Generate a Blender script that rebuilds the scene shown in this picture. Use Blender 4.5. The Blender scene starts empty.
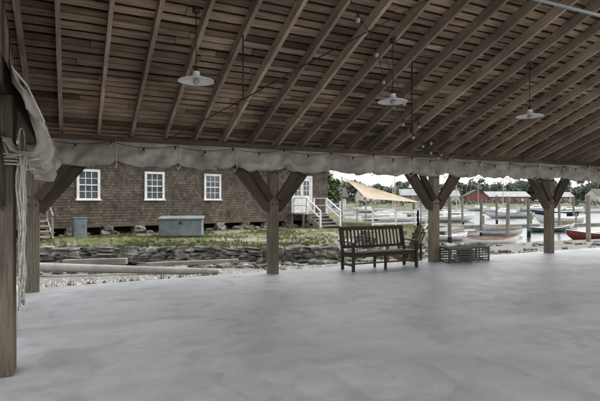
import bpy, math, random
from mathutils import Vector, Matrix, Euler, noise
random.seed(7)
R=random.random
def U(a,b): return a+(b-a)*random.random()
ANG=math.radians(26.18); CA=math.cos(ANG); SA=math.sin(ANG)
def pav(u,v): return (u*CA-v*SA, u*SA+v*CA)
def unpav(x,y): return (x*CA+y*SA, -x*SA+y*CA)
COL=bpy.context.scene.collection

# ---------------------------------------------------------------- materials
def newmat(name):
    m=bpy.data.materials.new(name); m.use_nodes=True
    nt=m.node_tree; b=nt.nodes['Principled BSDF']
    return m,nt,b
def c4(c): return (c[0],c[1],c[2],1)
def mat(name,c1,c2=None,rough=.8,scale=5,detail=6,bump=0,coord='Object',stretch=(1,1,1),metallic=0,rnd=0,lo=.35,hi=.65,stain=0,spec=.3):
    m,nt,b=newmat(name); N=nt.nodes; L=nt.links
    b.inputs['Roughness'].default_value=rough; b.inputs['Metallic'].default_value=metallic
    b.inputs['Specular IOR Level'].default_value=spec
    if c2 is None: c2=tuple(x*.8 for x in c1)
    tc=N.new('ShaderNodeTexCoord'); mp=N.new('ShaderNodeMapping'); mp.inputs['Scale'].default_value=stretch
    L.new(tc.outputs[coord],mp.inputs['Vector'])
    nz=N.new('ShaderNodeTexNoise'); nz.inputs['Scale'].default_value=scale; nz.inputs['Detail'].default_value=detail; nz.inputs['Roughness'].default_value=.6
    L.new(mp.outputs[0],nz.inputs['Vector'])
    rp=N.new('ShaderNodeValToRGB'); rp.color_ramp.elements[0].position=lo; rp.color_ramp.elements[1].position=hi
    rp.color_ramp.elements[0].color=c4(c1); rp.color_ramp.elements[1].color=c4(c2)
    L.new(nz.outputs['Fac'],rp.inputs['Fac']); out=rp.outputs['Color']
    if rnd:
        at=N.new('ShaderNodeAttribute'); at.attribute_name='rnd'
        mr=N.new('ShaderNodeMapRange'); mr.inputs['To Min'].default_value=1-rnd; mr.inputs['To Max'].default_value=1+rnd
        L.new(at.outputs['Fac'],mr.inputs['Value'])
        mx=N.new('ShaderNodeVectorMath'); mx.operation='SCALE'
        L.new(out,mx.inputs[0]); L.new(mr.outputs[0],mx.inputs['Scale']); out=mx.outputs[0]
    if stain:
        n2=N.new('ShaderNodeTexNoise'); n2.inputs['Scale'].default_value=1.3; n2.inputs['Detail'].default_value=5
        L.new(tc.outputs['Object'],n2.inputs['Vector'])
        m2=N.new('ShaderNodeMapRange'); m2.inputs['From Min'].default_value=.3; m2.inputs['From Max'].default_value=.7
        m2.inputs['To Min'].default_value=1-stain; m2.inputs['To Max'].default_value=1+stain*.5
        L.new(n2.outputs['Fac'],m2.inputs['Value'])
        mx2=N.new('ShaderNodeVectorMath'); mx2.operation='SCALE'
        L.new(out,mx2.inputs[0]); L.new(m2.outputs[0],mx2.inputs['Scale']); out=mx2.outputs[0]
    L.new(out,b.inputs['Base Color'])
    if bump:
        bp=N.new('ShaderNodeBump'); bp.inputs['Strength'].default_value=bump; bp.inputs['Distance'].default_value=.02
        L.new(nz.outputs['Fac'],bp.inputs['Height']); L.new(bp.outputs[0],b.inputs['Normal'])
    return m
def wood(name,c1,c2,rnd=.25,bump=.35,stain=.25,rough=.85):
    return mat(name,c1,c2,rough=rough,scale=1.6,detail=8,bump=bump,coord='UV',stretch=(1.2,28,1),rnd=rnd,stain=stain,lo=.3,hi=.72,spec=.2)

M={}
M['post']=wood('weathered_post_wood',(.095,.077,.055),(.28,.24,.185),stain=.35)
M['brace']=wood('brace_wood',(.042,.031,.021),(.125,.096,.066),stain=.35)
M['beam']=wood('beam_wood',(.06,.043,.029),(.16,.12,.083))
M['rafter']=wood('rafter_wood',(.20,.155,.11),(.48,.40,.31),rnd=.28,stain=.35)
M['board']=wood('sheathing_wood',(.11,.077,.052),(.41,.31,.225),rnd=.6,stain=.5)
M['roofsh']=mat('roof_shingle_wood',(.025,.017,.012),(.11,.075,.052),scale=6,detail=8,stretch=(1,6,1),stain=.4)
M['canvas']=mat('canvas_cloth',(.33,.305,.26),(.52,.485,.425),rough=.95,scale=2.2,detail=9,bump=.2,stain=.35)
M['rope']=mat('rope_fibre',(.46,.43,.37),(.62,.58,.51),scale=60)
M['black']=mat('black_metal',(.02,.02,.02),(.03,.03,.03),rough=.5)
M['enamel']=mat('white_enamel',(.68,.68,.66),(.8,.8,.78),rough=.35)
M['bulb']=mat('bulb_glass',(.22,.22,.21),(.38,.38,.36),rough=.06,spec=.9)
M['bench']=wood('bench_wood',(.022,.015,.010),(.062,.042,.029),rnd=.3,stain=.2,rough=.55)
M['chair']=wood('chair_wood',(.10,.065,.04),(.2,.14,.09))
M['lath']=wood('lath_wood',(.07,.067,.06),(.17,.16,.145))
M['shingle']=wood('wall_shingle_wood',(.062,.050,.038),(.158,.130,.103),rnd=.3,stain=.45)
M['white']=mat('white_paint',(.58,.58,.56),(.78,.78,.76),scale=4,stain=.12)
M['glass']=mat('window_glass',(.04,.05,.06),(.09,.11,.12),rough=.08,scale=1.5,spec=.7)
M['dark']=mat('shade_and_band_dark',(.012,.011,.01),(.03,.027,.024))  # near-black: painted crawlspace shade, also wall backing and piling bands
M['asph']=mat('house_roof_shingles',(.05,.048,.045),(.10,.095,.09),scale=8)
M['stone']=mat('rubble_stone',(.07,.066,.057),(.22,.205,.178),scale=4,detail=9,bump=.7,rnd=.5,spec=.2)
M['gravel']=mat('gravel_stone',(.30,.29,.265),(.50,.485,.45),scale=9,rnd=.4)
M['spar']=wood('old_spar_wood',(.25,.23,.205),(.42,.395,.365),rnd=.1)
M['greywood']=wood('grey_dock_wood',(.17,.155,.132),(.31,.29,.255),rnd=.25)
M['bluebox']=mat('grey_blue_paint',(.125,.145,.16),(.17,.195,.21),rough=.6,scale=3,stain=.25)
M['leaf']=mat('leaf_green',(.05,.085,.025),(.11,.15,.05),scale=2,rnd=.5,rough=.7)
M['leaf_hazed']=mat('hazed_leaf_green',(.10,.125,.095),(.145,.17,.13),scale=.15,rnd=.4,rough=.8)  # far-off haze put into the leaf colour by greying it
M['bark']=mat('bark',(.08,.065,.05),(.16,.135,.11),scale=10)
M['grassb']=mat('grass_blades',(.065,.09,.028),(.17,.175,.075),scale=.6,rnd=.45,rough=.8)
M['red']=mat('red_siding',(.19,.07,.06),(.25,.10,.085),scale=.4,stretch=(1,1,8))
M['greyroof']=mat('grey_metal_roof',(.24,.25,.26),(.34,.35,.36),scale=.5)
M['sail']=mat('tan_canvas',(.27,.215,.15),(.36,.295,.215),rough=.9,scale=2)
M['bwhite']=mat('boat_white_paint',(.66,.66,.64),(.78,.78,.76),rough=.35,scale=3)
M['bred']=mat('boat_red_paint',(.13,.035,.027),(.19,.052,.04),rough=.4)
M['bblue']=mat('boat_dark_paint',(.03,.05,.08),(.05,.08,.12),rough=.4)
M['bgreen']=mat('boat_green_paint',(.05,.10,.08),(.07,.14,.11),rough=.4)
M['bint']=wood('boat_interior_wood',(.22,.15,.09),(.38,.28,.18))
M['alu']=mat('mast_metal',(.42,.40,.36),(.55,.53,.5),rough=.4)
M['cream']=mat('cream_siding',(.5,.48,.42),(.6,.58,.52),scale=.6)

# ---------------------------------------------------------------- mesh builder
class MB:
    def __init__(s): s.v=[];s.f=[];s.uv=[];s.r=[];s.m=[]
    def add(s,vs,fs,uvs,r,mi):
        o=len(s.v); s.v+= [tuple(p) for p in vs]; s.r+=[r]*len(vs)
        for f,u in zip(fs,uvs):
            s.f.append(tuple(o+i for i in f)); s.uv.append(u); s.m.append(mi)
    def box(s,c,sz,Rm=None,mi=0,r=None,jit=0):
        r=R() if r is None else r
        la=max(range(3),key=lambda i:sz[i]); ot=[i for i in range(3) if i!=la]
        loc=[]
        for x in (-.5,.5):
            for y in (-.5,.5):
                for z in (-.5,.5):
                    loc.append(Vector((x*sz[0]+U(-jit,jit),y*sz[1]+U(-jit,jit),z*sz[2]+U(-jit,jit))))
        fs=[(0,1,3,2),(4,6,7,5),(0,4,5,1),(2,3,7,6),(0,2,6,4),(1,5,7,3)]
        off=r*37.7
        uvs=[[(loc[i][la]+off,loc[i][ot[0]]+loc[i][ot[1]]*1.01+off) for i in f] for f in fs]
        C=Vector(c)
        vs=[(Rm@p if Rm else p)+C for p in loc]
        s.add(vs,fs,uvs,r,mi)
    def beam(s,p0,p1,w,h,mi=0,r=None,up=(0,0,1),jit=0):
        p0=Vector(p0);p1=Vector(p1);d=p1-p0;L=d.length;d.normalize()
        upv=Vector(up)
        if abs(d.dot(upv))>.99: upv=Vector((0,1,0))
        y=upv.cross(d).normalized(); z=d.cross(y)
        Rm=Matrix((d,y,z)).transposed()
        s.box((p0+p1)/2,(L,w,h),Rm,mi,r,jit)
    def cyl(s,p0,p1,r0,r1=None,n=8,mi=0,r=None,cap=True):
        r1=r0 if r1 is None else r1; r=R() if r is None else r
        p0=Vector(p0);p1=Vector(p1);d=(p1-p0);L=d.length
        if L<1e-6:return
        d.normalize(); a=Vector((1,0,0)) if abs(d.x)<.9 else Vector((0,1,0))
        y=d.cross(a).normalized(); z=d.cross(y)
        vs=[];fs=[];uvs=[]
        for i in range(n):
            t=2*math.pi*i/n; q=y*math.cos(t)+z*math.sin(t)
            vs.append(p0+q*r0); vs.append(p1+q*r1)
        for i in range(n):
            j=(i+1)%n
            fs.append((2*i,2*j,2*j+1,2*i+1)); a0=i/n*r0*6.28; a1=(i+1)/n*r0*6.28; o=r*31
            uvs.append([(o,a0+o),(o,a1+o),(L+o,a1+o),(L+o,a0+o)])
        if cap:
            fs.append(tuple(2*i for i in reversed(range(n)))); uvs.append([(0,0)]*n)
            fs.append(tuple(2*i+1 for i in range(n))); uvs.append([(0,0)]*n)
        s.add(vs,fs,uvs,r,mi)
    def path(s,pts,rad,n=6,mi=0,r=None):
        r=R() if r is None else r
        for a,b in zip(pts[:-1],pts[1:]): s.cyl(a,b,rad,rad,n,mi,r)
    def sph(s,c,rad,mi=0,n=8,k=6,sc=(1,1,1),r=None):
        r=R() if r is None else r
        vs=[];fs=[];uvs=[];c=Vector(c)
        for i in range(k+1):
            ph=math.pi*i/k
            for j in range(n):
                t=2*math.pi*j/n
                vs.append(c+Vector((math.sin(ph)*math.cos(t)*sc[0],math.sin(ph)*math.sin(t)*sc[1],math.cos(ph)*sc[2]))*rad)
        for i in range(k):
            for j in range(n):
                j2=(j+1)%n
                fs.append((i*n+j,(i+1)*n+j,(i+1)*n+j2,i*n+j2)); uvs.append([(0,0)]*4)
        s.add(vs,fs,uvs,r,mi)
    def grid(s,P,mi=0,r=None,flip=False):
        r=R() if r is None else r
        n=len(P);k=len(P[0]);vs=[p for row in P for p in row];fs=[];uvs=[]
        for i in range(n-1):
            for j in range(k-1):
                f=(i*k+j,(i+1)*k+j,(i+1)*k+j+1,i*k+j+1)
                if flip:f=f[::-1]
                fs.append(f);uvs.append([(q//k*.05,q%k*.05) for q in f])
        s.add(vs,fs,uvs,r,mi)
    def obj(s,name,mats,parent=None,loc=(0,0,0),rot=(0,0,0),smooth=False,bevel=0):
        me=bpy.data.meshes.new(name); me.from_pydata(s.v,[],s.f)
        for m in mats: me.materials.append(M[m])
        me.polygons.foreach_set('material_index',s.m)
        if smooth: me.polygons.foreach_set('use_smooth',[True]*len(s.f))
        ul=me.uv_layers.new(name='UVMap')
        flat=[x for f in s.uv for p in f for x in p]
        ul.data.foreach_set('uv',flat)
        a=me.attributes.new('rnd','FLOAT','POINT'); a.data.foreach_set('value',s.r)
        me.update()
        o=bpy.data.objects.new(name,me); COL.objects.link(o)
        o.location=loc;o.rotation_euler=rot
        if parent: o.parent=parent
        if bevel:
            b=o.modifiers.new('bevel','BEVEL'); b.width=bevel; b.segments=2; b.limit_method='ANGLE'
        return o
def empty(name,loc=(0,0,0),rot=(0,0,0)):
    o=bpy.data.objects.new(name,None); COL.objects.link(o); o.location=loc;o.rotation_euler=rot; return o

# ---------------------------------------------------------------- pavilion (open shed; rear roof slope left out to let daylight in)
TS=math.tan(math.radians(22)); CS=math.cos(math.radians(22)); SS=math.sin(math.radians(22))
VF=9.45; VR=.5; UL=-.6; UR=UL+4.58*4; PZ=2.8  # rear roof edge is out of view, placed to control daylight on the near floor
def rz(v): return PZ+(VF-v)*TS
pv=empty('open_pavilion',rot=(0,0,ANG))
posts=[(UL+4.58*i,VF) for i in range(5)]
side=[(UL,5.1),(UR,5.1)]
mb=MB()
for (u,v) in posts: mb.box((u,v,1.28),(.21,.21,2.56),jit=.008)
for (u,v) in side: mb.box((u,v,1.28),(.27,.27,2.56),jit=.006)
for i in range(5): mb.box((UL+4.58*i,VR,rz(VR)/2-.1),(.24,.24,rz(VR)-.2),jit=.005)
mb.obj('posts',['post'],pv,bevel=.01)
mb=MB()
for (u,v) in posts:
    for s in (-1,1):
        if UL-.1<u+s*.9<UR+.1:
            mb.beam((u+s*.09,v,1.42),(u+s*1.0,v,2.56),.19,.21,jit=.006)
            mb.beam((u+s*.09,v-.13,1.62),(u+s*.72,v-.13,2.56),.07,.16,jit=.004)
for (u,v) in side:
    for s in (-1,1): mb.beam((u,v+s*.1,1.6),(u,v+s*.85,2.56),.15,.18)
mb.obj('knee_braces',['brace'],pv,bevel=.008)
mb=MB()
for (u,v) in posts+side:
    for z in (1.52,1.66,2.2):
        for du in (-.05,.05): mb.cyl((u+du,v-.10,z),(u+du,v-.145,z),.014,.014,6)
mb.obj('bolts',['black'],pv)
mb=MB()
for i in range(4): mb.beam((UL-.15 if i==0 else UL+4.58*i+.004,VF,2.68),(UL+4.58*(i+1),VF,2.68),.2,.235,jit=.004)
for i in range(4): mb.beam((UL-.15 if i==0 else UL+4.58*i+.004,VR,rz(VR)-.12),(UL+4.58*(i+1),VR,rz(VR)-.12),.2,.24,jit=.004)
for u in (UL,UR):
    ys=[VR+.13,5.1,VF-.11]
    for a,b in zip(ys[:-1],ys[1:]): mb.beam((u,a+.002,2.68),(u,b-.002,2.68),.2,.23,jit=.004)
mb.obj('beams',['beam'],pv,bevel=.008)
mb=MB(); us=[UL+.003]; u=-.15
while u<UR+.3: us.append(u); u+=.607
for u in us:
    zf=lambda v:rz(v)+.085/CS
    w=U(.05,.062)
    mb.beam((u+U(-.015,.015),VR-.45,zf(VR-.45)),(u+U(-.015,.015),VF+.55,zf(VF+.55)),w,.17,jit=.004)
mb.obj('rafters',['rafter'],pv)
mb=MB()
V0=VR-.5; Ls=(VF+.6-V0)/CS
d=.06
while d<Ls:
    w=U(.10,.145); u=UL-.42
    while u<UR+.42:
        L=U(.9,4.4); u2=min(u+L,UR+.42)
        dd=d+w/2+U(-.009,.009)
        v=V0+dd*CS; z=rz(V0)-dd*SS+(.17+.013)/CS+U(0,.006)
        Rm=Matrix.Rotation(-math.radians(22)+U(-.04,.04),3,'X')@Matrix.Rotation(U(-.005,.005),3,'Z')
        mb.box(((u+u2)/2,v,z),(u2-u-.008,w*U(.88,1.05),.022),Rm,jit=.003)
        u=u2
    d+=w+U(.028,.055)
mb.obj('roof_boards',['board'],pv)
mb=MB()
v1=V0-.05; v2=VF+.65; off=.24
z1=rz(v1)+off; z2=rz(v2)+off
mb.add([(UL-.45,v1,z1),(UR+.45,v1,z1),(UR+.45,v2,z2),(UL-.45,v2,z2),(UL-.45,v1,z1+.05),(UR+.45,v1,z1+.05),(UR+.45,v2,z2+.05),(UL-.45,v2,z2+.05)],
        [(3,2,1,0),(4,5,6,7),(2,3,7,6),(1,2,6,5),(0,1,5,4),(3,0,4,7)],[[(0,0)]*4]*6,.5,0)
mb.obj('roof_shingles',['roofsh'],pv)
mb=MB()
for u in (UL-.135,UR+.135):
    v=VR
    while v<VF-.3:
        top=min(rz(v-.07),rz(v+.07))+.15
        if top>2.65: mb.box((u,v,(2.6+top)/2),(.025,.14,top-2.6))
        v+=.146
mb.obj('gable_boards',['board'],pv)
# slab
M_conc,nt,b=newmat('concrete'); N=nt.nodes; Lk=nt.links
tc=N.new('ShaderNodeTexCoord')
def nz(sc,det=6,dist=0,vec=None):
    n=N.new('ShaderNodeTexNoise'); n.inputs['Scale'].default_value=sc; n.inputs['Detail'].default_value=det; n.inputs['Distortion'].default_value=dist
    Lk.new(vec or tc.outputs['Object'],n.inputs['Vector']); return n
def scaleby(col,fac,a,bb,f0=.3,f1=.7):
    mr=N.new('ShaderNodeMapRange'); mr.inputs['From Min'].default_value=f0; mr.inputs['From Max'].default_value=f1; mr.inputs['To Min'].default_value=a; mr.inputs['To Max'].default_value=bb
    Lk.new(fac,mr.inputs['Value']); vm=N.new('ShaderNodeVectorMath'); vm.operation='SCALE'; Lk.new(col,vm.inputs[0]); Lk.new(mr.outputs[0],vm.inputs['Scale']); return vm.outputs[0]
n1=nz(.38,8,1.2); n2=nz(3.5,9,.6); n3=nz(90,3)
mp=N.new('ShaderNodeMapping'); mp.inputs['Scale'].default_value=(.5,3,1); mp.inputs['Rotation'].default_value=(0,0,.5); Lk.new(tc.outputs['Object'],mp.inputs['Vector'])
n4=nz(1.2,7,.5,mp.outputs[0]); n5=nz(1.1,9,2.0)
r1=N.new('ShaderNodeValToRGB'); r1.color_ramp.elements[0].position=.36; r1.color_ramp.elements[0].color=(.44,.445,.445,1); r1.color_ramp.elements[1].position=.62; r1.color_ramp.elements[1].color=(.61,.615,.615,1)
Lk.new(n1.outputs['Fac'],r1.inputs['Fac'])
o=scaleby(r1.outputs['Color'],n2.outputs['Fac'],.85,1.07); o=scaleby(o,n3.outputs['Fac'],.90,1.08); o=scaleby(o,n4.outputs['Fac'],.92,1.06); o=scaleby(o,n5.outputs['Fac'],.80,1.0,.33,.46)
vo=N.new('ShaderNodeTexVoronoi'); vo.inputs['Scale'].default_value=1.1; Lk.new(tc.outputs['Object'],vo.inputs['Vector'])
o=scaleby(o,vo.outputs['Distance'],.70,1.0,.015,.06)
vo2=N.new('ShaderNodeTexVoronoi'); vo2.inputs['Scale'].default_value=6; Lk.new(tc.outputs['Object'],vo2.inputs['Vector'])
o=scaleby(o,vo2.outputs['Distance'],.82,1.0,.02,.08)
Lk.new(o,b.inputs['Base Color'])
rr=N.new('ShaderNodeMapRange'); rr.inputs['To Min'].default_value=.34; rr.inputs['To Max'].default_value=.7; Lk.new(n2.outputs['Fac'],rr.inputs['Value']); Lk.new(rr.outputs[0],b.inputs['Roughness'])
bp=N.new('ShaderNodeBump'); bp.inputs['Strength'].default_value=.15; bp.inputs['Distance'].default_value=.01; Lk.new(n3.outputs['Fac'],bp.inputs['Height']); Lk.new(bp.outputs[0],b.inputs['Normal'])
M['conc']=M_conc
mb=MB(); mb.box(((UL+UR)/2,(9.8-8.2)/2,-.1),(UR-UL+1.0,18.0,.2)); mb.obj('concrete_floor',['conc'],rot=(0,0,ANG),bevel=.012)

# ---------------------------------------------------------------- canvas
def fold(a,b): return noise.noise(Vector((a,b,3.1)))
mb=MB(); P=[]
n=int((UR-UL+.2)/.03)
prof=[(.0,2.70),(-.03,2.66),(-.06,2.60),(-.085,2.53),(-.105,2.46),(-.12,2.39),(-.11,2.33),(-.07,2.28),(-.01,2.27),(.04,2.33)]
for i in range(n+1):
    u=UL-.1+i*.03; row=[]
    ph=((u-UL-.2)/1.15)%1; sc=math.sin(ph*math.pi); near=math.exp(-min(ph,1-ph)*14)
    sag=-.06*sc+.06*fold(u*.5,7)
    for j,(dv,z) in enumerate(prof):
        t=min(1,j/4)
        f=.045*math.sin(u*10+j*.9+4*fold(u*1.2,0))+.10*fold(u*3.2,j*.5)+.05*fold(u*9,j*.9+30)
        row.append((u,VF-.14+dv-t*(.02+f*1.1)-(.06*sc*t)+.03*near*t,z+sag*t+.06*t*fold(u*4,j+9)+.05*near*t))
    P.append(row)
mb.grid(P)
o=mb.obj('rolled_canvas_curtain',['canvas'],rot=(0,0,ANG),smooth=True)
mb=MB(); u=UL+.2
while u<UR:
    mb.path([(u,VF-.13,2.74),(u,VF-.27,2.62),(u,VF-.325,2.42),(u+.01,VF-.29,2.26),(u,VF-.15,2.2),(u,VF-.05,2.3)],.009,5)
    u+=1.15
mb.obj('curtain_ties',['rope'],parent=o,smooth=True)
mb=MB();P=[]
prof=[(.0,2.80),(.02,2.74),(.06,2.65),(.12,2.56),(.17,2.46),(.21,2.36),(.23,2.25),(.21,2.14),(.14,2.06),(.04,2.08),(-.03,2.22)]
n=int(4.9/.025)
for i in range(n+1):
    v=9.32-i*.025; row=[]
    sc=abs(math.sin((v-5.1)*math.pi/1.4))
    for j,(du,z) in enumerate(prof):
        t=min(1,j/4)
        f=.035*math.sin(v*9+j*.9+4*fold(v,2))+.09*fold(v*2.6,j*.45+4)+.07*fold(v*7,j*.7)
        row.append((UL+.125+du+t*(f+.02*sc),v,z-t*.10*sc+.09*t*fold(v*2.2,j*.4+20)))
    P.append(row)
mb.grid(P,flip=True)
P=[]
for i in range(50):
    a=i/49; row=[]
    for j in range(24):
        t=j/23
        f=.05*math.sin(a*22+t*3)+.07*fold(a*6,t*5)
        row.append((UL+.2+.2*a*(.5+.5*t)+f*.5,9.0-1.5*a+f,2.42-t*(.44*(1-a*.6))+.06*fold(a*5,t+8)))
    P.append(row)
mb.grid(P)
o=mb.obj('bundled_canvas_curtain',['canvas'],rot=(0,0,ANG),smooth=True)
mb=MB()
for v in (9.0,8.3,7.5,6.7,5.9,5.35,4.7):
    mb.path([(UL+.11,v,2.79),(UL+.26,v,2.6),(UL+.39,v,2.3),(UL+.32,v+.01,2.02),(UL+.12,v,1.98),(UL+.05,v,2.2)],.009,5)
mb.obj('curtain_ties',['rope'],parent=o,smooth=True)
mb=MB()
for k in range(11):
    top=U(1.95,2.3); bot=U(.45,1.3); w=U(.03,.10); u0=UL+.15+U(0,.04); v0=5.1-.13+k*.026
    pts=[]
    for i in range(25):
        t=i/24*math.pi*2
        z=(top+bot)/2+(top-bot)/2*math.cos(t)
        pts.append((u0+.02*math.sin(t*3+k)+.012,v0+w*math.sin(t)+.015*math.sin(t*2+k*2),z))
    mb.path(pts,.0085,5)
for z in (1.93,1.96,1.99,2.02):
    mb.path([(UL+.15*x,5.1+.15*y,z) for x,y in ((1.05,-1.05),(1.05,1.05),(-1.05,1.05),(-1.05,-1.05),(1.05,-1.05))],.01,5)
mb.path([(UL+.16,5.0,2.1),(UL+.17,5.01,1.4),(UL+.18,4.99,.62),(UL+.17,4.98,.4)],.009,5)
mb.obj('hanging_ropes',['rope'],rot=(0,0,ANG),smooth=True)

# ---------------------------------------------------------------- lamps, strings, rods
def roofz(X,Y):
    u,v=unpav(X,Y); return rz(v)
for (X,Y) in ((-1.38,6.2),(1.49,7.5),(4.33,8.8)):
    mb=MB(); z=3.18; zt=roofz(X,Y)+.0
    rim=[(.045,.13),(.05,.09),(.07,.065),(.14,.04),(.235,.012),(.24,.0),(.232,.006),(.135,.03),(.05,.05),(0.001,.052)]
    P=[]
    for i in range(33):
        t=2*math.pi*i/32
        P.append([(rr*math.cos(t),rr*math.sin(t),h) for rr,h in rim])
    mb.grid(P,0)
    mb.cyl((0,0,.09),(0,0,.20),.032,.022,12,1); mb.sph((0,0,.0),.045,2,12,8)
    mb.cyl((0,0,.20),(0,0,zt-z+.03),.007,.007,6,1)
    mb.cyl((0,0,zt-z-.03),(0,0,zt-z+.03),.05,.05,12,1)
    mb.obj('pendant_lamp',['enamel','black','bulb'],loc=(X,Y,z),smooth=True)
mb=MB()
def wp(px,py,Y): return Vector(((px-300)/467*Y,Y,1.6+(201-py)/467*Y))
def curve(pts,sag,n=10):
    out=[]
    for a,b in zip(pts[:-1],pts[1:]):
        for i in range(n):
            t=i/n; p=a.lerp(b,t); p.z-=sag*4*t*(1-t); out.append(p)
    out.append(pts[-1]); return out
def bulbs(path,step,mb,drop=.05,rad=.034):
    acc=0
    for a,b in zip(path[:-1],path[1:]):
        acc+=(b-a).length
        if acc>=step:
            acc=0; mb.cyl(b,b-Vector((0,0,drop)),.015,.021,8,0); mb.sph(b-Vector((0,0,drop+rad)),rad,1,8,6,(1,1,1.15))
pts=[]
u=UL+.1
while u<UR:
    X,Y=pav(u,VF-.36); pts.append(Vector((X,Y,2.66+U(-.03,.03)))); u+=1.15
pth=curve(pts,.07,8); mb.path(pth,.006,4,0); bulbs(pth,.5,mb,.05,.026)
pth=curve([wp(338,-25,5.6),wp(375,42,6.6),wp(386,85,7.6),wp(408,128,8.7),wp(441,157,11.9)],.03,8); mb.path(pth,.006,4,0); bulbs(pth,.62,mb,.06)
pth=curve([wp(386,60,7.2),wp(425,130,9.5),wp(450,156,12.1)],.12,10); mb.path(pth,.005,4,0); bulbs(pth,1.0,mb)
mb.obj('string_lights',['black','bulb'],smooth=True)
mb=MB()
p=wp(243,100,6.8); mb.cyl(p,(p.x,p.y,roofz(p.x,p.y)+.05),.012,.012,6)
p=wp(412,128,8.2); mb.cyl(p,(p.x,p.y,roofz(p.x,p.y)+.05),.014,.014,6); mb.cyl(p,p-Vector((0,0,.1)),.03,.03,8)
a=wp(165,141,9.05); 
mb.path([a,wp(243,100,6.8),wp(300,68,6.4),wp(425,2,6.0),wp(470,-22,5.9)],.009,6)
mb.path([wp(243,100,6.8),wp(330,128,8.8),wp(412,132,8.2)],.004,5)
mb.obj('steel_tie_rods',['black'],smooth=True)
mb=MB()
mb.cyl(wp(520,-4,5.6),wp(640,26,6.2),.02,.02,10); mb.obj('conduit_pipe',['greyroof'],smooth=True)

# ---------------------------------------------------------------- bench
def bench():
    e=empty('park_bench'); X,Y=pav(5.64,9.35); e.location=(X,Y,0); e.rotation_euler=(0,0,ANG-.0)
    L=1.85
    mb=MB()
    for x in (.03,L-.03): 
        mb.beam((x,-.52,0),(x,-.52,.62),.06,.06); 
        mb.beam((x,-.06,0),(x,-.05,.45),.06,.06,up=(0,1,0)); mb.beam((x,-.05,.44),(x,.05,.93),.055,.055,up=(0,1,0))
        mb.beam((x,-.5,.35),(x,-.07,.35),.04,.07); mb.beam((x,-.5,.14),(x,-.08,.14),.035,.05)
    mb.beam((L/2,-.5,0),(L/2,-.5,.38),.05,.05); mb.beam((L/2,-.07,0),(L/2,-.07,.4),.05,.05)
    mb.beam((.03,-.5,.36),(L-.03,-.5,.36),.03,.08); mb.beam((.03,-.06,.36),(L-.03,-.06,.36),.03,.07); mb.beam((.05,-.28,.14),(L-.05,-.28,.14),.05,.03)
    mb.obj('frame',['bench'],e,bevel=.006)
    mb=MB()
    for i in range(6): mb.beam((0,-.53+i*.088,.415+.004*i*(-1)),(L,-.53+i*.088,.415-.004*i),.07,.022)
    mb.obj('seat',['bench'],e,bevel=.004)
    mb=MB()
    mb.beam((.0,.055,.94),(L,.055,.94),.035,.09); mb.beam((.05,-.035,.51),(L-.05,-.035,.51),.03,.06)
    n=17
    for i in range(n):
        x=.1+i*(L-.2)/(n-1); mb.beam((x,-.03,.53),(x,.045,.91),.045,.016,up=(0,1,0))
    mb.obj('backrest',['bench'],e,bevel=.004)
    for i,x in enumerate((.03,L-.03)):
        mb=MB(); mb.beam((x,-.57,.635),(x,.02,.655),.075,.03); mb.obj('armrest_%d'%(i+1),['bench'],e,bevel=.008)
bench()
def chair():
    e=empty('wooden_chair'); e.location=(2.95,12.95,-.24); e.rotation_euler=(0,0,ANG+math.radians(200))
    mb=MB()
    for i in range(7):
        x=-.27+i*.09; mb.beam((x*.9,.1,.25),(x*1.1,.42,1.22-.06*abs(i-3)**1.3),.075,.02,up=(0,1,0))
    mb.beam((-.3,.22,.55),(.3,.22,.55),.03,.07); mb.beam((-.3,.36,.95),(.3,.36,.95),.03,.06)
    mb.obj('backrest',['chair'],e)
    mb=MB()
    for i in range(6): mb.beam((-.28,-.42+i*.1,.42-i*.028),(.28,-.42+i*.1,.42-i*.028),.08,.02)
    mb.obj('seat',['chair'],e)
    mb=MB()
    for s in (-1,1):
        mb.beam((s*.3,-.42,0),(s*.3,-.42,.62),.04,.08); mb.beam((s*.29,-.4,.38),(s*.29,.5,.05),.03,.1); mb.beam((s*.34,-.5,.63),(s*.34,.35,.63),.12,.025); mb.beam((s*.3,.28,.1),(s*.3,.28,.62),.04,.06)
    mb.obj('frame',['chair'],e)
chair()
def trap(u,v,rot,L=.62,W=.48,H=.36):
    mb=MB()
    for x in (-L/2,0,L/2):
        for s in (-1,1): mb.beam((x,s*W/2,0),(x,s*W/2,H),.03,.03)
        mb.beam((x,-W/2,H),(x,W/2,H),.03,.03); mb.beam((x,-W/2,.015),(x,W/2,.015),.03,.03)
    for s in (-1,1):
        for k in range(6): mb.beam((-L/2-.02,s*(W/2+.02),.03+k*.065),(L/2+.02,s*(W/2+.02),.03+k*.065),.01,.038)
    for k in range(7): mb.beam((-L/2-.02,-W/2+k*W/6,H+.021),(L/2+.02,-W/2+k*W/6,H+.021),.045,.01)
    for s in (-1,1):
        for k in range(5): mb.beam((s*(L/2+.02),-W/2+.02+k*.11,.02),(s*(L/2+.02),-W/2+.02+k*.11,H),.01,.012,up=(0,1,0))
        for k in range(4): mb.beam((s*(L/2+.021),-W/2,.06+k*.085),(s*(L/2+.021),W/2,.06+k*.085),.008,.008)
    mb.sph((0,0,.12),.07,1)
    X,Y=pav(u,v); mb.obj('lobster_trap',['lath','rope'],loc=(X,Y,0),rot=(0,0,ANG+rot))
trap(9.0,9.12,-.25); trap(9.72,9.22,-.1)

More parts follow.
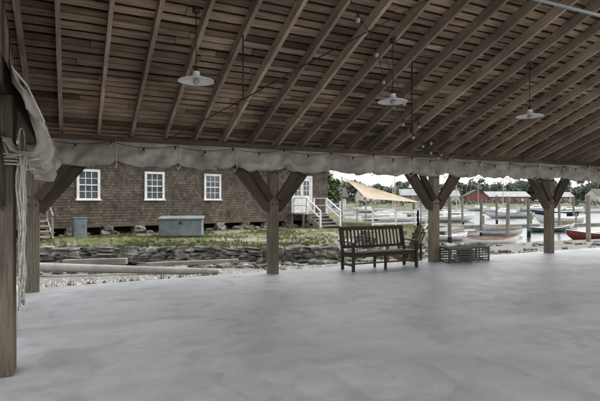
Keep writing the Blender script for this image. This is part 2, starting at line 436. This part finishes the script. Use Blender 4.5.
# ---------------------------------------------------------------- terrain
def lerp(a,b,t): return a+(b-a)*t
def ss(a,b,x):
    t=max(0,min(1,(x-a)/(b-a))); return t*t*(3-2*t)
SP=[(15,1.4),(15.7,1.4),(24,2.8),(29,8.6),(33.5,9.0),(37,6.2),(45,5.2),(60,6.6),(80,6.5),(170,6),(200,6)]
def sx(Y):
    for (a,b),(c,d) in zip(SP[:-1],SP[1:]):
        if a<=Y<=c: return lerp(b,d,(Y-a)/(c-a))
    return 1.4 if Y<15 else 6
def terr(X,Y):
    u,v=unpav(X,Y)
    nzv=noise.noise(Vector((X*.35,Y*.35,0)))*.05+noise.noise(Vector((X*1.3,Y*1.3,2)))*.02
    if v<9.9 and u<UR+3: return -.2,0
    fl=lerp(-.65,-3,ss(1.2,5,X)); 
    h=max(fl,-.1-.095*(v-9.85))
    if u>UR+3: h=lerp(-.15,h,ss(8,14,v))
    h=lerp(h,-.08,1-ss(-18,-13.5,X))
    g=1-ss(-18,-13.5,X)
    if Y>15.7:
        k=ss(-.2,1.2,sx(Y)-X); h=lerp(h,0,k); g=max(g,k)
    if Y>172:
        k=ss(172,186,Y); h=lerp(h,.5,k); g=max(g,k)
    return h+nzv*(1 if h<.3 else 1),g
def fr(a,b,s):
    o=[];x=a
    while x<b-1e-6:o.append(x);x+=s
    return o
XS=[-2500,-900,-300,-120,-60,-35,-25]+fr(-20,20,.4)+fr(20,62,1.5)+[70,90,120,200,400,900,2500]
YS=[-2500,-600,-150,-40,-15,-5,0,4]+fr(6,15.4,.4)+[15.5,15.8]+fr(16.2,40,.4)+fr(41,71,1.5)+fr(72,172,10)+[175,178,182,190,220,300,700,1500,4000]
vs=[];gr=[]
for y in YS:
    for x in XS:
        h,g=terr(x,y); vs.append((x,y,h)); gr.append(g)
nx=len(XS);fs=[(j*nx+i,j*nx+i+1,(j+1)*nx+i+1,(j+1)*nx+i) for j in range(len(YS)-1) for i in range(nx-1)]
me=bpy.data.meshes.new('ground');me.from_pydata(vs,[],fs);at=me.attributes.new('grass','FLOAT','POINT');at.data.foreach_set('value',gr)
me.polygons.foreach_set('use_smooth',[True]*len(fs))
gnd=bpy.data.objects.new('ground',me);COL.objects.link(gnd)
m,nt,b=newmat('ground_grass_gravel');N=nt.nodes;Lk=nt.links
tc=N.new('ShaderNodeTexCoord')
def ramp(f,p0,c0,p1,c1):
    r=N.new('ShaderNodeValToRGB');r.color_ramp.elements[0].position=p0;r.color_ramp.elements[0].color=c4(c0);r.color_ramp.elements[1].position=p1;r.color_ramp.elements[1].color=c4(c1);Lk.new(f,r.inputs['Fac']);return r.outputs['Color']
a1=nz(.5,8,.5);a2=nz(3,8);a3=nz(40,4)
vo=N.new('ShaderNodeTexVoronoi');vo.inputs['Scale'].default_value=28;Lk.new(tc.outputs['Object'],vo.inputs['Vector'])
gravel=ramp(vo.outputs['Distance'],.05,(.36,.35,.32),.6,(.16,.15,.138))
gravel=scaleby(gravel,a2.outputs['Fac'],.65,1.15)
grass=ramp(a3.outputs['Fac'],.35,(.06,.075,.028),.65,(.155,.155,.075))
dirt=ramp(a3.outputs['Fac'],.35,(.17,.155,.12),.65,(.26,.24,.19))
f1=ramp(a1.outputs['Fac'],.49,(0,0,0),.60,(1,1,1))
mx=N.new('ShaderNodeMix');mx.data_type='RGBA';Lk.new(f1,mx.inputs[0]);Lk.new(grass,mx.inputs[6]);Lk.new(dirt,mx.inputs[7])
ga=N.new('ShaderNodeAttribute');ga.attribute_name='grass'
mx2=N.new('ShaderNodeMix');mx2.data_type='RGBA';Lk.new(ga.outputs['Fac'],mx2.inputs[0]);Lk.new(gravel,mx2.inputs[6]);Lk.new(mx.outputs[2],mx2.inputs[7])
Lk.new(mx2.outputs[2],b.inputs['Base Color']);b.inputs['Roughness'].default_value=.95;b.inputs['Specular IOR Level'].default_value=.1
bp=N.new('ShaderNodeBump');bp.inputs['Strength'].default_value=.6;bp.inputs['Distance'].default_value=.03;Lk.new(vo.outputs['Distance'],bp.inputs['Height']);Lk.new(bp.outputs[0],b.inputs['Normal'])
me.materials.append(m)
m,nt,b=newmat('harbour_water');N=nt.nodes;Lk=nt.links;tc=N.new('ShaderNodeTexCoord')
b.inputs['Base Color'].default_value=(.05,.065,.06,1);b.inputs['Roughness'].default_value=.1
mp=N.new('ShaderNodeMapping');mp.inputs['Scale'].default_value=(1,1.8,1);Lk.new(tc.outputs['Object'],mp.inputs['Vector'])
w=N.new('ShaderNodeTexNoise');w.inputs['Scale'].default_value=1.6;w.inputs['Detail'].default_value=5;Lk.new(mp.outputs[0],w.inputs['Vector'])
bp=N.new('ShaderNodeBump');bp.inputs['Strength'].default_value=.45;bp.inputs['Distance'].default_value=.12;Lk.new(w.outputs['Fac'],bp.inputs['Height']);Lk.new(bp.outputs[0],b.inputs['Normal'])
me=bpy.data.meshes.new('water');me.from_pydata([(-400,5,-1.2),(1500,5,-1.2),(1500,205,-1.2),(-400,205,-1.2)],[],[(0,1,2,3)]);me.materials.append(m)
COL.objects.link(bpy.data.objects.new('water',me))

# stones
def stone(mb,c,sz,rotz=0,mi=0):
    r=R(); seed=U(0,100); vs=[]
    Rm=Matrix.Rotation(rotz,3,'Z')@Matrix.Rotation(U(-.12,.12),3,'Y')@Matrix.Rotation(U(-.15,.15),3,'X')
    fs=[];idx={}
    def vid(p):
        k=tuple(round(x,4) for x in p)
        if k not in idx:
            q=Vector(p)
            sp=q.normalized()*1.15
            q=q.lerp(sp,.22)
            q*=1+.5*noise.noise(q*.9+Vector((seed,0,0)))
            idx[k]=len(vs); vs.append(Rm@Vector((q.x*sz[0]/2,q.y*sz[1]/2,q.z*sz[2]/2))+Vector(c))
        return idx[k]
    g=[-1,-.4,.4,1]
    for ax in range(3):
        for s in (-1,1):
            for i in range(3):
                for j in range(3):
                    def pt(a,b_):
                        p=[0,0,0];p[ax]=s;p[(ax+1)%3]=a;p[(ax+2)%3]=b_;return p
                    f=[vid(pt(g[i],g[j])),vid(pt(g[i+1],g[j])),vid(pt(g[i+1],g[j+1])),vid(pt(g[i],g[j+1]))]
                    if s<0:f=f[::-1]
                    fs.append(tuple(f))
    mb.add(vs,fs,[[(0,0)]*4]*len(fs),r,mi)
mb=MB()
for c in range(6):
    x=-15+U(0,.3); 
    while x<1.5:
        wd=U(.16,.62); hh=U(.11,.21)
        stone(mb,(x+wd/2,15.62+U(-.08,.08)+c*.02,-.78+c*.148+U(-.03,.03)),(wd*1.06,.5,hh*1.15)); x+=wd
for c in range(5):
    y=15.8
    while y<25:
        wd=U(.3,.7); stone(mb,(sx(y)+.05,y+wd/2,-.95+c*.2),(.5,wd*1.05,.24)); y+=wd
mb.obj('stone_wall',['stone'])
mb=MB()
for i in range(190):
    x=U(-13,2.2); y=15.2-abs(random.gauss(0,.7)); s=U(.08,.30)
    stone(mb,(x,y,terr(x,y)[0]+s*.1),(s*U(1,1.8),s,s*.6),U(0,3))
for i in range(120):
    y=U(15.5,30); x=sx(y)+U(.2,2.6); s=U(.15,.5)
    stone(mb,(x,y,terr(x,y)[0]+s*.1),(s*1.5,s,s*.6),U(0,3))
for i in range(110):
    x=U(3,24); y=U(14,30)
    u,v=unpav(x,y)
    if v>10.2 and terr(x,y)[0]>-1.3:
        s=U(.08,.3); stone(mb,(x,y,terr(x,y)[0]+s*.1),(s*1.5,s,s*.6),U(0,3))
mb.obj('loose_rocks',['stone'])
mb=MB()
def peb(mb,x,y,s):
    z=terr(x,y)[0]; r=R(); a=U(0,6.28); ca,sa=math.cos(a)*s,math.sin(a)*s
    vs=[(x+ca,y+sa,z),(x-sa*.7,y+ca*.7,z+.1*s),(x-ca,y-sa,z),(x+sa*.7,y-ca*.7,z),(x+U(-.2,.2)*s,y,z+s*.6),(x+.3*ca,y+.3*sa,z+s*.5)]
    mb.add(vs,[(0,1,5),(1,4,5),(1,2,4),(2,3,4),(3,5,4),(3,0,5)],[[(0,0)]*3]*6,r,0)
for i in range(9000):
    u=U(-1.5,19); v=9.82+abs(random.gauss(0,1.3)); x,y=pav(u,v)
    if y<15.3 or x>2: peb(mb,x,y,U(.012,.04))
mb.obj('gravel',['gravel'])
mb=MB()
def tuft(x,y,h,n):
    z=terr(x,y)[0]
    for k in range(n):
        a=U(0,6.28);d=U(0,.07);px=x+d*math.cos(a);py=y+d*math.sin(a);w=U(.006,.014);hh=h*U(.5,1.2);b2=U(0,6.28);l=U(0,.5)*hh
        mb.add([(px-w,py,z-.01),(px+w,py,z-.01),(px+l*math.cos(b2),py+l*math.sin(b2),z+hh)],[(0,1,2)],[[(0,0)]*3],min(1,max(0,R()*.7+.3*noise.noise(Vector((x*.4,y*.4,0))))),0)
cnt=0
while cnt<6000:
    y=15.85+(R()**1.5)*14; x=U(-15,sx(y)-.2)
    if noise.noise(Vector((x*.45,y*.45,5)))<-.05 and R()<.88: continue
    tuft(x,y,U(.03,.11),6); cnt+=1
for i in range(700):
    x=U(-14,1.5); tuft(x,15.85+U(-.15,.15),U(.06,.24),6)
for i in range(600):
    u=U(-1,19);v=9.84+abs(random.gauss(0,.35)); x,y=pav(u,v)
    if noise.noise(Vector((x*.8,y*.8,1)))>.05: tuft(x,y,U(.05,.16),6)
for i in range(500):
    y=U(15,30); x=sx(y)+U(-.4,1.4); tuft(x,y,U(.12,.4),7)
mb.obj('grass',['grassb'])

mb=MB()
a=Vector((-8.6,14.3,-.42));bv=Vector((-2.05,11.9,-.22)); n=14
for i in range(n):
    t0=i/n;t1=(i+1)/n
    mb.cyl(a.lerp(bv,t0),a.lerp(bv,t1),lerp(.14,.085,t0),lerp(.14,.085,t1),14,0,.5,cap=(i in(0,n-1)))
mb.obj('wooden_spar',['spar'],smooth=True)
mb=MB(); mb.beam((-7.6,15.0,-.4),(-5.6,15.1,-.36),.22,.2); mb.beam((-4.9,14.9,-.45),(-2.0,15.1,-.36),.14,.14); mb.obj('driftwood_timbers',['greywood'],bevel=.015)

# ---------------------------------------------------------------- shingled house
HA=math.radians(37.9)
hs=empty('shingled_house',(-9.67,21.3,0),(0,0,HA))
x0,x1=-4.0,14.5; zb,zt=.5,3.7; DP=8.5
mb=MB(); cz=zb
wins=[0,3.07,6.25]; dx=12.35
while cz<zt:
    x=x0-U(0,.1)
    while x<x1:
        w=U(.07,.19); w=min(w,x1-x)
        if w>.02:
            Rm=Matrix.Rotation(math.radians(-7.5+U(-.8,.8)),3,'X')
            mb.box((x+w/2,-.014+U(-.002,.002),cz+.09),(w-.005,.014,.19+U(-.008,.006)),Rm)
        x+=w
    y=0
    while y<DP:
        w=U(.1,.22); Rm=Matrix.Rotation(math.radians(6),3,'Y'); mb.box((x1+.012,y+w/2,cz+.09),(.014,w-.006,.19+U(-.01,.008)),Rm); y+=w
    cz+=.13
mb.obj('shingle_siding',['shingle'],hs)
mb=MB(); mb.box(((x0+x1)/2,DP/2,(zb+zt)/2),(x1-x0-.02,DP-.03,zt-zb-.01)); mb.box(((x0+x1)/2,DP/2,.25),(x1-x0-.6,DP-1.2,.5))  # lower box: near-black block painted as the shade under the house
rh=2.6
mb.add([(x0,0,zt),(x0,DP,zt),(x0,DP/2,zt+rh),(x1,0,zt),(x1,DP,zt),(x1,DP/2,zt+rh)],[(0,1,2),(3,5,4)],[[(0,0)]*3]*2,.5,0)
mb.obj('wall_core_and_shade_block',['dark'],hs)
mb=MB()
for s in (0,1):
    ya=-.4 if s==0 else DP+.4
    mb.beam((x0-.3,(ya+DP/2)/2,zt+rh/2-.0),(x1+.3,(ya+DP/2)/2,zt+rh/2),math.hypot(DP/2+.4,rh+.25),.12,up=(0,(-1 if s==0 else 1)*math.sin(math.atan2(rh+.25,DP/2+.4)),math.cos(math.atan2(rh+.25,DP/2+.4))))
mb.obj('roof',['asph'],hs)
mb=MB()
mb.beam((x0,-.03,.44),(x1,-.03,.44),.06,.14); mb.obj('sill_beam',['beam'],hs)
mb=MB(); x=x0+.3
while x<x1:
    for k in range(2): stone(mb,(x+U(-.05,.05),.1,.1+k*.2),(.5,.45,.24))
    x+=1.5
for i in range(34):
    x=U(x0,x1); s=U(.15,.4); stone(mb,(x,U(-.3,.3),.05),(s*1.5,s,s*.7))
mb.obj('foundation_stones',['stone'],hs)
def window(name,cx,zb_,w,h,nc,nr):
    mb=MB(); y=-.05; c=.11
    mb.box((cx,y-.005,zb_+h/2),(w-2*c,.02,h-2*c),mi=1)
    for s in (-1,1): mb.box((cx+s*(w/2-c/2),y-.02,zb_+h/2),(c,.07,h),mi=0)
    mb.box((cx,y-.025,zb_+h-c/2),(w-2*c-.004,.07,c)); mb.box((cx,y-.04,zb_+.03),(w+.1,.12,.06)); mb.box((cx,y-.02,zb_+.08),(w-2*c-.004,.05,.045))
    mb.box((cx,y-.025,zb_+h/2),(w-2*c-.004,.05,.05))
    for i in range(1,nc): mb.box((cx-w/2+c+i*(w-2*c)/nc,y-.02,zb_+h/2),(.028,.022,h-2*c-.01))
    for j in range(1,nr):
        if j*2!=nr: mb.box((cx,y-.021,zb_+c+j*(h-2*c)/nr),(w-2*c-.01,.02,.026))
    mb.obj(name,['white','glass'],hs)
for i,cx in enumerate(wins): window('window_%d'%(i+1),cx,1.6,1.0,1.42,3,4)
mb=MB(); zb_=.86;y=-.05
for s in (-1,1): mb.box((dx+s*.75,y-.02,zb_+1.13),(.12,.07,2.26))
mb.box((dx,y-.02,zb_+2.2),(1.38,.07,.12)); mb.box((dx,y-.01,zb_+1.07),(1.38,.04,2.14))
for cx in (-.34,.34):
    mb.box((dx+cx,y-.03,zb_+1.5),(.44,.02,.9),mi=1)
    for k in range(1,3): mb.box((dx+cx,y-.04,zb_+1.05+k*.3),(.44,.02,.03))
    mb.box((dx+cx,y-.042,zb_+1.5),(.03,.02,.9)); mb.box((dx+cx,y-.032,zb_+.55),(.42,.015,.6))
mb.box((dx,y-.034,zb_+1.07),(.03,.02,2.1),mi=0)
mb.obj('door',['white','glass'],hs)
mb=MB()
mb.box((dx,-.75,.81),(1.9,1.3,.07))
for i in range(4): mb.box((dx+.1,-1.55-i*.3,.68-i*.18),(1.5,.32,.05)); mb.box((dx+.1,-1.43-i*.3,.6-i*.18),(1.5,.03,.15))
for s in (-1,1): mb.beam((dx+.1+s*.72,-1.4,.62),(dx+.1+s*.72,-2.7,-.05),.05,.25)
for s in (-1,1):
    for y in (-.2,-1.3): mb.box((dx+s*.85,y,.4),(.1,.1,.8))
mb.obj('steps',['greywood'],hs)
mb=MB()
for s in (-1,1):
    X=dx+.1+s*.76
    mb.box((X,-1.38,1.28),(.09,.09,.95)); mb.box((X,-2.6,.5),(.09,.09,1.0)); mb.box((X,-.2,1.28),(.09,.09,.95))
    mb.beam((X,-.16,1.74),(X,-1.4,1.74),.07,.05); mb.beam((X,-1.4,1.72),(X,-2.65,.98),.07,.06); mb.beam((X,-1.4,1.3),(X,-2.6,.58),.04,.05); mb.beam((X,-.2,1.3),(X,-1.4,1.3),.04,.05)
mb.obj('handrails',['white'],hs)
e=empty('wooden_steps',(-11.1,19.4,0),(0,0,HA)); mb=MB()
for i in range(4): mb.box((-.0-i*.0,-.3-i*.28,.75-i*.2),(1.0,.3,.05))
for s in (-1,1):
    mb.beam((s*.5,-.1,.75),(s*.5,-1.4,0),.05,.22); mb.box((s*.5,-.15,.95),(.08,.08,1.6)); mb.box((s*.5,-1.3,.5),(.08,.08,1.0)); mb.beam((s*.5,-.1,1.7),(s*.5,-1.4,.98),.06,.06)
mb.obj('treads_and_rails',['greywood'],e)
e=empty('storage_chest',(-5.3,20.9,0),(0,0,math.radians(6))); mb=MB()
mb.box((0,0,.40),(1.85,.8,.72)); mb.obj('chest_body',['bluebox'],e,bevel=.02)
mb=MB(); mb.beam((-.98,-.0,.83),(.98,0,.83),.92,.07,up=(0,-.1,1)); mb.obj('lid',['bluebox'],e,bevel=.02)
mb=MB(); 
for s in (-.75,.75): mb.box((s,0,.02),(.1,.8,.06))
mb.box((0,-.41,.62),(.12,.03,.12)); mb.obj('feet_and_latch',['black'],e)
e=empty('utility_box',(-9.6,20.3,0),(0,0,HA)); mb=MB()
mb.box((0,0,.42),(.52,.45,.8)); mb.box((0,0,.85),(.58,.5,.05)); mb.box((0,-.235,.45),(.42,.02,.6)); mb.box((.15,-.255,.5),(.03,.03,.14)); mb.obj('cabinet',['bluebox'],e,bevel=.012)

# ---------------------------------------------------------------- shade sail, fence, shed
e=empty('shade_sail'); 
A=wp(342,178,36);B=wp(421,203,33);C=wp(366,199,29)
mb=MB();P=[]
for i in range(19):
    s=i/18;row=[]
    for j in range(19):
        t=j/18
        p=A.lerp(B.lerp(C,t),s)
        p=p.lerp((A+B+C)/3,.10*math.sin(math.pi*s)*(abs(t-.5)*2)**2)-Vector((0,0,.25*math.sin(math.pi*s)*math.sin(math.pi*t)))
        row.append(p)
    P.append(row)
mb.grid(P); mb.obj('sail_cloth',['sail'],e,smooth=True)
mb=MB()
for p in (A,B,C): mb.cyl((p.x,p.y,-1),(p.x,p.y,p.z+.1),.05,.04,8)
mb.obj('sail_poles',['greywood'],e)
def fence(p0,p1,h=.95,mt='white',rails=3):
    mb=MB();p0=Vector(p0);p1=Vector(p1);L=(p1-p0).length;n=max(2,int(L/1.6))
    for i in range(n+1):
        p=p0.lerp(p1,i/n);mb.box((p.x,p.y,p.z+h/2),(.1,.1,h+.1))
    for k in range(rails):
        z=Vector((0,0,.25+k*(h-.3)/(rails-1)));mb.beam(p0+z,p1+z,.03,.09)
    return mb.obj('white_fence',[mt])
fence((4.2,27,0),(7.2,28.5,0)); fence((7.2,28.5,0),(7.9,33,0)); fence((2.7,32,0),(5.5,35,0))

def ghouse(name,X,Y,w,d,h,rh,rot,wm,rm,nw=4,z0=.3,rows=1):
    e=empty(name,(X,Y,z0),(0,0,rot));mb=MB()
    mb.box((0,0,h/2),(w,d,h))
    mb.add([(-w/2,-d/2,h),(-w/2,d/2,h),(-w/2,0,h+rh),(w/2,-d/2,h),(w/2,d/2,h),(w/2,0,h+rh)],[(0,1,2),(3,5,4)],[[(0,0)]*3]*2,.5,0)
    mb.obj('walls',[wm],e)
    mb=MB();o=.4
    for s in (-1,1):
        y0=s*(d/2+o);z0_=h-rh*o/(d/2)
        n_=Vector((0,s*rh,d/2)).normalized()
        mb.beam((-w/2-o,y0/2,(z0_+h+rh)/2+.12),(w/2+o,y0/2,(z0_+h+rh)/2+.12),math.hypot(d/2+o,rh+rh*o/(d/2)),.15,up=n_)
    mb.obj('roof',[rm],e)
    mb=MB()
    for r_ in range(rows):
        for i in range(nw):
            x=-w/2+(i+.5)*w/nw;z=h*(r_+.55)/rows
            mb.box((x,-d/2-.04,z),(1.1,.08,1.2),mi=0);mb.box((x,-d/2-.09,z),(.85,.05,.95),mi=1);mb.box((x,-d/2-.125,z),(.85,.02,.08),mi=0)
    mb.box((w*.31,-d/2-.05,1.1),(1.2,.1,2.2),mi=0)
    mb.obj('windows_and_door',['white','glass'],e)
ghouse('red_warehouse',99,226,20,10,3.1,2.4,.05,'red','greyroof',5)
ghouse('red_warehouse',83,222,8,10,3.4,2.7,rad90:=math.radians(85),'red','asph',3)
ghouse('red_boathouse',121,216,7,7,3.0,2.0,.0,'red','greyroof',3)
ghouse('white_house',30,206,9,8,3.8,2.4,.2,'cream','asph',3)
ghouse('white_shed',4.3,60,2.4,3,2.1,1.0,.1,'white','asph',1,z0=0)
ghouse('grey_house',50,208,11,8,3.6,2.6,-.1,'greywood','greyroof',3)
ghouse('white_boathouse',64,203,9,7,3.2,2.2,-.1,'cream','greyroof',3)
ghouse('white_house',137,212,10,8,3.8,2.6,.1,'cream','asph',3)

# ---------------------------------------------------------------- trees
def leafcloud(mb,c,rad,n,ls,mi,sc=(1,1,.8)):
    for i in range(n):
        d=Vector((random.gauss(0,1),random.gauss(0,1),random.gauss(0,1)));d.normalize();d*=rad*(R()**.45)
        p=Vector(c)+Vector((d.x*sc[0],d.y*sc[1],d.z*sc[2]))
        a=Vector((U(-1,1),U(-1,1),U(-1,1))).normalized();q=a.orthogonal().normalized();w=a.cross(q);s=ls*U(.6,1.3)
        mb.add([p-q*s-w*s*.6,p+q*s-w*s*.6,p+q*s*.7+w*s*.7,p-q*s*.7+w*s*.7],[(0,1,2,3)],[[(0,0)]*4],min(1,max(0,.5+.35*d.z/rad+U(-.35,.35))),mi)  # shading put into leaf tone: clump tops lighter, undersides darker, plus random spread
def tree(name,X,Y,z0,H,rad,leafn=90,ls=.13):
    e=empty(name,(X,Y,z0));mb=MB();top=Vector((U(-.3,.3),U(-.3,.3),H*.75))
    mb.cyl((0,0,-.2),top*.5,H*.03,H*.02,10);mb.cyl(top*.5,top,H*.02,H*.008,8)
    cl=[]
    for i in range(16):
        a=U(0,6.28);rr=rad*U(.25,1);z=H*U(.3,.95);rr*=1-.55*max(0,(z/H-.6)/.4)
        p=Vector((rr*math.cos(a),rr*math.sin(a),z));cl.append(p)
        s=top*min(.95,max(.3,(z/H)*.8));mb.cyl(s,p,H*.008,H*.003,5)
    mb.obj('trunk_and_limbs',['bark'],e,smooth=True)
    mb=MB()
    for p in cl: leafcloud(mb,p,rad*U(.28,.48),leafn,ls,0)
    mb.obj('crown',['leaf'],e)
for (X,Y,H,r,k) in ((2.7,50,4.8,1.8,110),(3.6,72,5.4,2.2,90),(2.0,60,6,2.0,90),(-12,44,8,3,60),(-20,38,9,3.4,50),(-27,30,9,3.5,50)):
    tree('leafy_tree',X,Y,0,H,r,k,.15)
mb=MB()
x=-120
while x<290:
    vis=x>-5
    for row in range(2):
        Y=U(236,246)+row*16; H=U(8,12.5)+row*2.5+3*noise.noise(Vector((x*.03,row,0)))
        X=x+U(-2,2); rad_=U(2.8,4.6)
        mb.cyl((X,Y,0),(X,Y,H*.6),.25,.15,5,1)
        for k in range(8 if vis else 4):
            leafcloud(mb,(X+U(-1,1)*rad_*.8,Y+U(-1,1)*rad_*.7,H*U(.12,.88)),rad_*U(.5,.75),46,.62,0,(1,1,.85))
    x+=U(2.6,4.4) if vis else 6
mb.obj('distant_trees',['leaf_hazed','bark'])
mb=MB();x=8
while x<200:
    leafcloud(mb,(x,U(180,196),.8),U(1.0,2.2),34,.4,0,(1.8,1,.6)); x+=U(1.0,3)
mb.obj('shoreline_bushes',['leaf_hazed'])

# ---------------------------------------------------------------- boats
WZ=-1.2
def boat(name,X,Y,rot,L,B,D,hm,trim='bint',inner='bint',mast=0,cabin=False):
    e=empty(name,(X,Y,WZ-.08),(0,0,rot));n=18;k=12
    def sec(s,sc=1,lift=0):
        if s>.42: b_=B/2*(1-((s-.42)/.58)**2.4)
        else: b_=B/2*(1-.38*((.42-s)/.42)**2)
        sh=D*(.78+.42*(s-.38)**2/.38); ke=D*.75*max(0,(s-.8)/.2)**2
        b_=max(b_*sc,.004); row=[]
        for j in range(k+1):
            a=(j/k*2-1)*math.pi/2
            row.append(((s-.5)*L*(1 if sc==1 else .975),b_*math.sin(a),lift+ke+(sh-ke-lift)*(1-math.cos(a))**.8 ))
        return row
    S=[sec(i/n) for i in range(n+1)];I=[sec(i/n,.93,.06) for i in range(n+1)]
    mb=MB();mb.grid(S,0);mb.grid(I,1,flip=True)
    o=S[0]
    mb.add(o,[tuple(range(len(o)))],[[(0,0)]*len(o)],.5,0)
    mb.obj('hull',[hm,inner],e,smooth=True)
    mb=MB()
    for j in (0,k):
        mb.path([Vector(S[i][j])+Vector((0,0,.01)) for i in range(n+1)],.028*max(1,L/5),6)
    mb.obj('gunwale',[trim],e)
    mb=MB()
    if not cabin:
        for s in (.2,.45,.68):
            r_=sec(s,.93);w=abs(r_[0][1])*1.9;mb.box(((s-.5)*L,0,r_[0][2]-.1),(.24,w,.03))
        mb.box(((.07-.5)*L,0,D*.6),(.3,B*.55,.03))
    else:
        mb.grid([[(p[0][0],p[0][1]*.98,p[0][2]-.03),(p[k][0],p[k][1]*.98,p[k][2]-.03)] for p in S],0)
        mb.box((.05*L,0,D+.12),(L*.32,B*.5,.42));mb.box((.05*L,-B*.255,D+.16),(L*.22,.02,.14),mi=1)
    mb.obj('deck_and_seats',['bwhite' if cabin else inner,'glass'],e)
    if mast:
        mb=MB();mb.cyl((.12*L,0,D*.3),(.12*L,0,mast),.06,.045,8);mb.cyl((.12*L,0,D+.75),(-.38*L,0,D+.85),.045,.04,8)
        mb.cyl((.1*L,0,D+.86),(-.36*L,0,D+.95),.1,.07,8,1)
        for q in ((.49*L,0,D*1.1),(-.48*L,0,D),(.1*L,B*.47,D),(.1*L,-B*.47,D)): mb.cyl((.12*L,0,mast-.05),q,.008,.008,4)
        mb.obj('mast_and_boom',['alu','sail'],e)
    return e
rad=math.radians
boat('rowing_boat',12.2,29.5,rad(10),3.7,1.3,.6,'bwhite','bred')
boat('rowing_boat',21.2,33.5,rad(188),4.6,1.6,.68,'bred','bwhite')
boat('rowing_boat',12.0,36,rad(175),3.4,1.3,.55,'bwhite')
boat('rowing_boat',10.6,33,rad(20),3.0,1.2,.5,'bwhite','bwhite','bwhite')
boat('rowing_boat',16.2,38,rad(-12),3.6,1.3,.55,'bwhite','bblue')
boat('rowing_boat',22.5,42,rad(8),3.8,1.3,.55,'bgreen','bwhite')
boat('rowing_boat',19.0,44,rad(170),3.4,1.3,.55,'bwhite')
boat('rowing_boat',8.6,42,rad(200),3.6,1.3,.55,'bwhite')
boat('rowing_boat',9.4,39,rad(30),3.2,1.2,.55,'bgreen','bwhite')
boat('rowing_boat',25.5,46,rad(15),3.8,1.4,.6,'bwhite')
boat('sailboat',20,62,rad(12),7,2.2,.95,'bwhite','bwhite',mast=9,cabin=True)
boat('sailboat',34,76,rad(185),8,2.4,1,'bwhite','bblue',mast=10,cabin=True)
boat('sailboat',48,88,rad(170),8,2.4,1,'bblue','bwhite',mast=11,cabin=True)
boat('sailboat',12.5,58,rad(185),6,2.0,.85,'bwhite','bwhite',mast=7.5,cabin=True)
boat('sailboat',17.5,84,rad(160),7,2.2,.9,'bwhite','bred',mast=9,cabin=True)
boat('sailboat',64,112,rad(10),9,2.6,1.1,'bwhite','bwhite',mast=12,cabin=True)
boat('sailboat',50,128,rad(165),9,2.6,1.1,'bwhite','bwhite',mast=12,cabin=True)
boat('motorboat',31,56,rad(190),6,2.2,1,'bwhite','bwhite',cabin=True)
boat('motorboat',27,92,rad(5),7,2.4,1.1,'bwhite','bblue',cabin=True)
boat('motorboat',60,120,rad(5),8,2.6,1.2,'bwhite','bwhite',cabin=True)
boat('motorboat',22,75,rad(25),6,2.3,1.1,'bwhite','bwhite',cabin=True)
boat('motorboat',12,68,rad(10),6,2.2,1,'bwhite','bwhite',cabin=True)
boat('motorboat',16,110,rad(170),7,2.4,1.1,'bwhite','bwhite',cabin=True)
boat('motorboat',44,105,rad(15),7,2.4,1.1,'bwhite','bwhite',cabin=True)
boat('motorboat',72,140,rad(185),9,2.8,1.3,'bwhite','bblue',cabin=True)
def dock(p0,p1,w=1.6,z=-.75):
    mb=MB();p0=Vector((*p0,z));p1=Vector((*p1,z));d=(p1-p0);L=d.length;d.normalize();s=Vector((-d.y,d.x,0))
    k=0
    while k<L: 
        c=p0+d*(k+.07); mb.beam(c-s*w/2,c+s*w/2,.13,.04); k+=.15
    for q in (-1,1): mb.beam(p0+s*q*w*.47-Vector((0,0,.14)),p1+s*q*w*.47-Vector((0,0,.14)),.12,.22)
    k=1.5
    while k<L:
        c=p0+d*k+s*(w*.5+.14);mb.cyl((c.x,c.y,-3),(c.x,c.y,U(-.1,.5)),.11,.10,10)
        k+=6
    mb.obj('wooden_dock',['greywood'])
dock((12.5,47),(36,53),1.5,-.95); dock((9.8,33.5),(13,39),1.3,-.6); dock((40,95),(78,108),2,-.8)
for (px,Y,top) in ((450,30,197),(481,38,199),(507,31,197),(529,36,200),(589,26,196),(463,52,197),(560,44,200),(415,36,203),(497,56,196),(574,60,197)):
    mb=MB();X=(px-300)/467*Y;z=1.6+(201-top)/467*Y
    mb.cyl((X,Y,-3),(X+U(-.1,.1),Y,z),.13,.11,12);mb.cyl((X,Y,-1.3),(X,Y,-.75),.145,.14,12,1);mb.obj('mooring_piling',['greywood','dark'],smooth=False)

# ---------------------------------------------------------------- light, world, camera
el=math.radians(52);az=math.radians(64)
w=bpy.data.worlds.new('World');bpy.context.scene.world=w;w.use_nodes=True
nt=w.node_tree;bg=nt.nodes['Background'];sk=nt.nodes.new('ShaderNodeTexSky');sk.sky_type='NISHITA';sk.sun_disc=False
sk.sun_elevation=el;sk.sun_rotation=az;sk.dust_density=3;sk.air_density=1.0;sk.ozone_density=1
hsn=nt.nodes.new('ShaderNodeHueSaturation');hsn.inputs['Saturation'].default_value=.13;hsn.inputs['Value'].default_value=2.75
nt.links.new(sk.outputs[0],hsn.inputs['Color']);nt.links.new(hsn.outputs[0],bg.inputs['Color']);bg.inputs['Strength'].default_value=.15
s=bpy.data.lights.new('sun','SUN');s.energy=1.5;s.angle=math.radians(12);s.color=(1,.97,.92)
so=bpy.data.objects.new('sun',s);COL.objects.link(so)
d=Vector((math.sin(az)*math.cos(el),math.cos(az)*math.cos(el),math.sin(el)))
so.rotation_euler=d.to_track_quat('Z','Y').to_euler()
cam=bpy.data.cameras.new('camera');co=bpy.data.objects.new('camera',cam);COL.objects.link(co);co.location=(0,0,1.6);co.rotation_euler=(math.pi/2,0,0)
cam.lens=28;cam.sensor_width=36;cam.clip_end=6000;cam.clip_start=.05
bpy.context.scene.camera=co
bpy.context.scene.view_settings.view_transform='Standard';bpy.context.scene.view_settings.look='None'
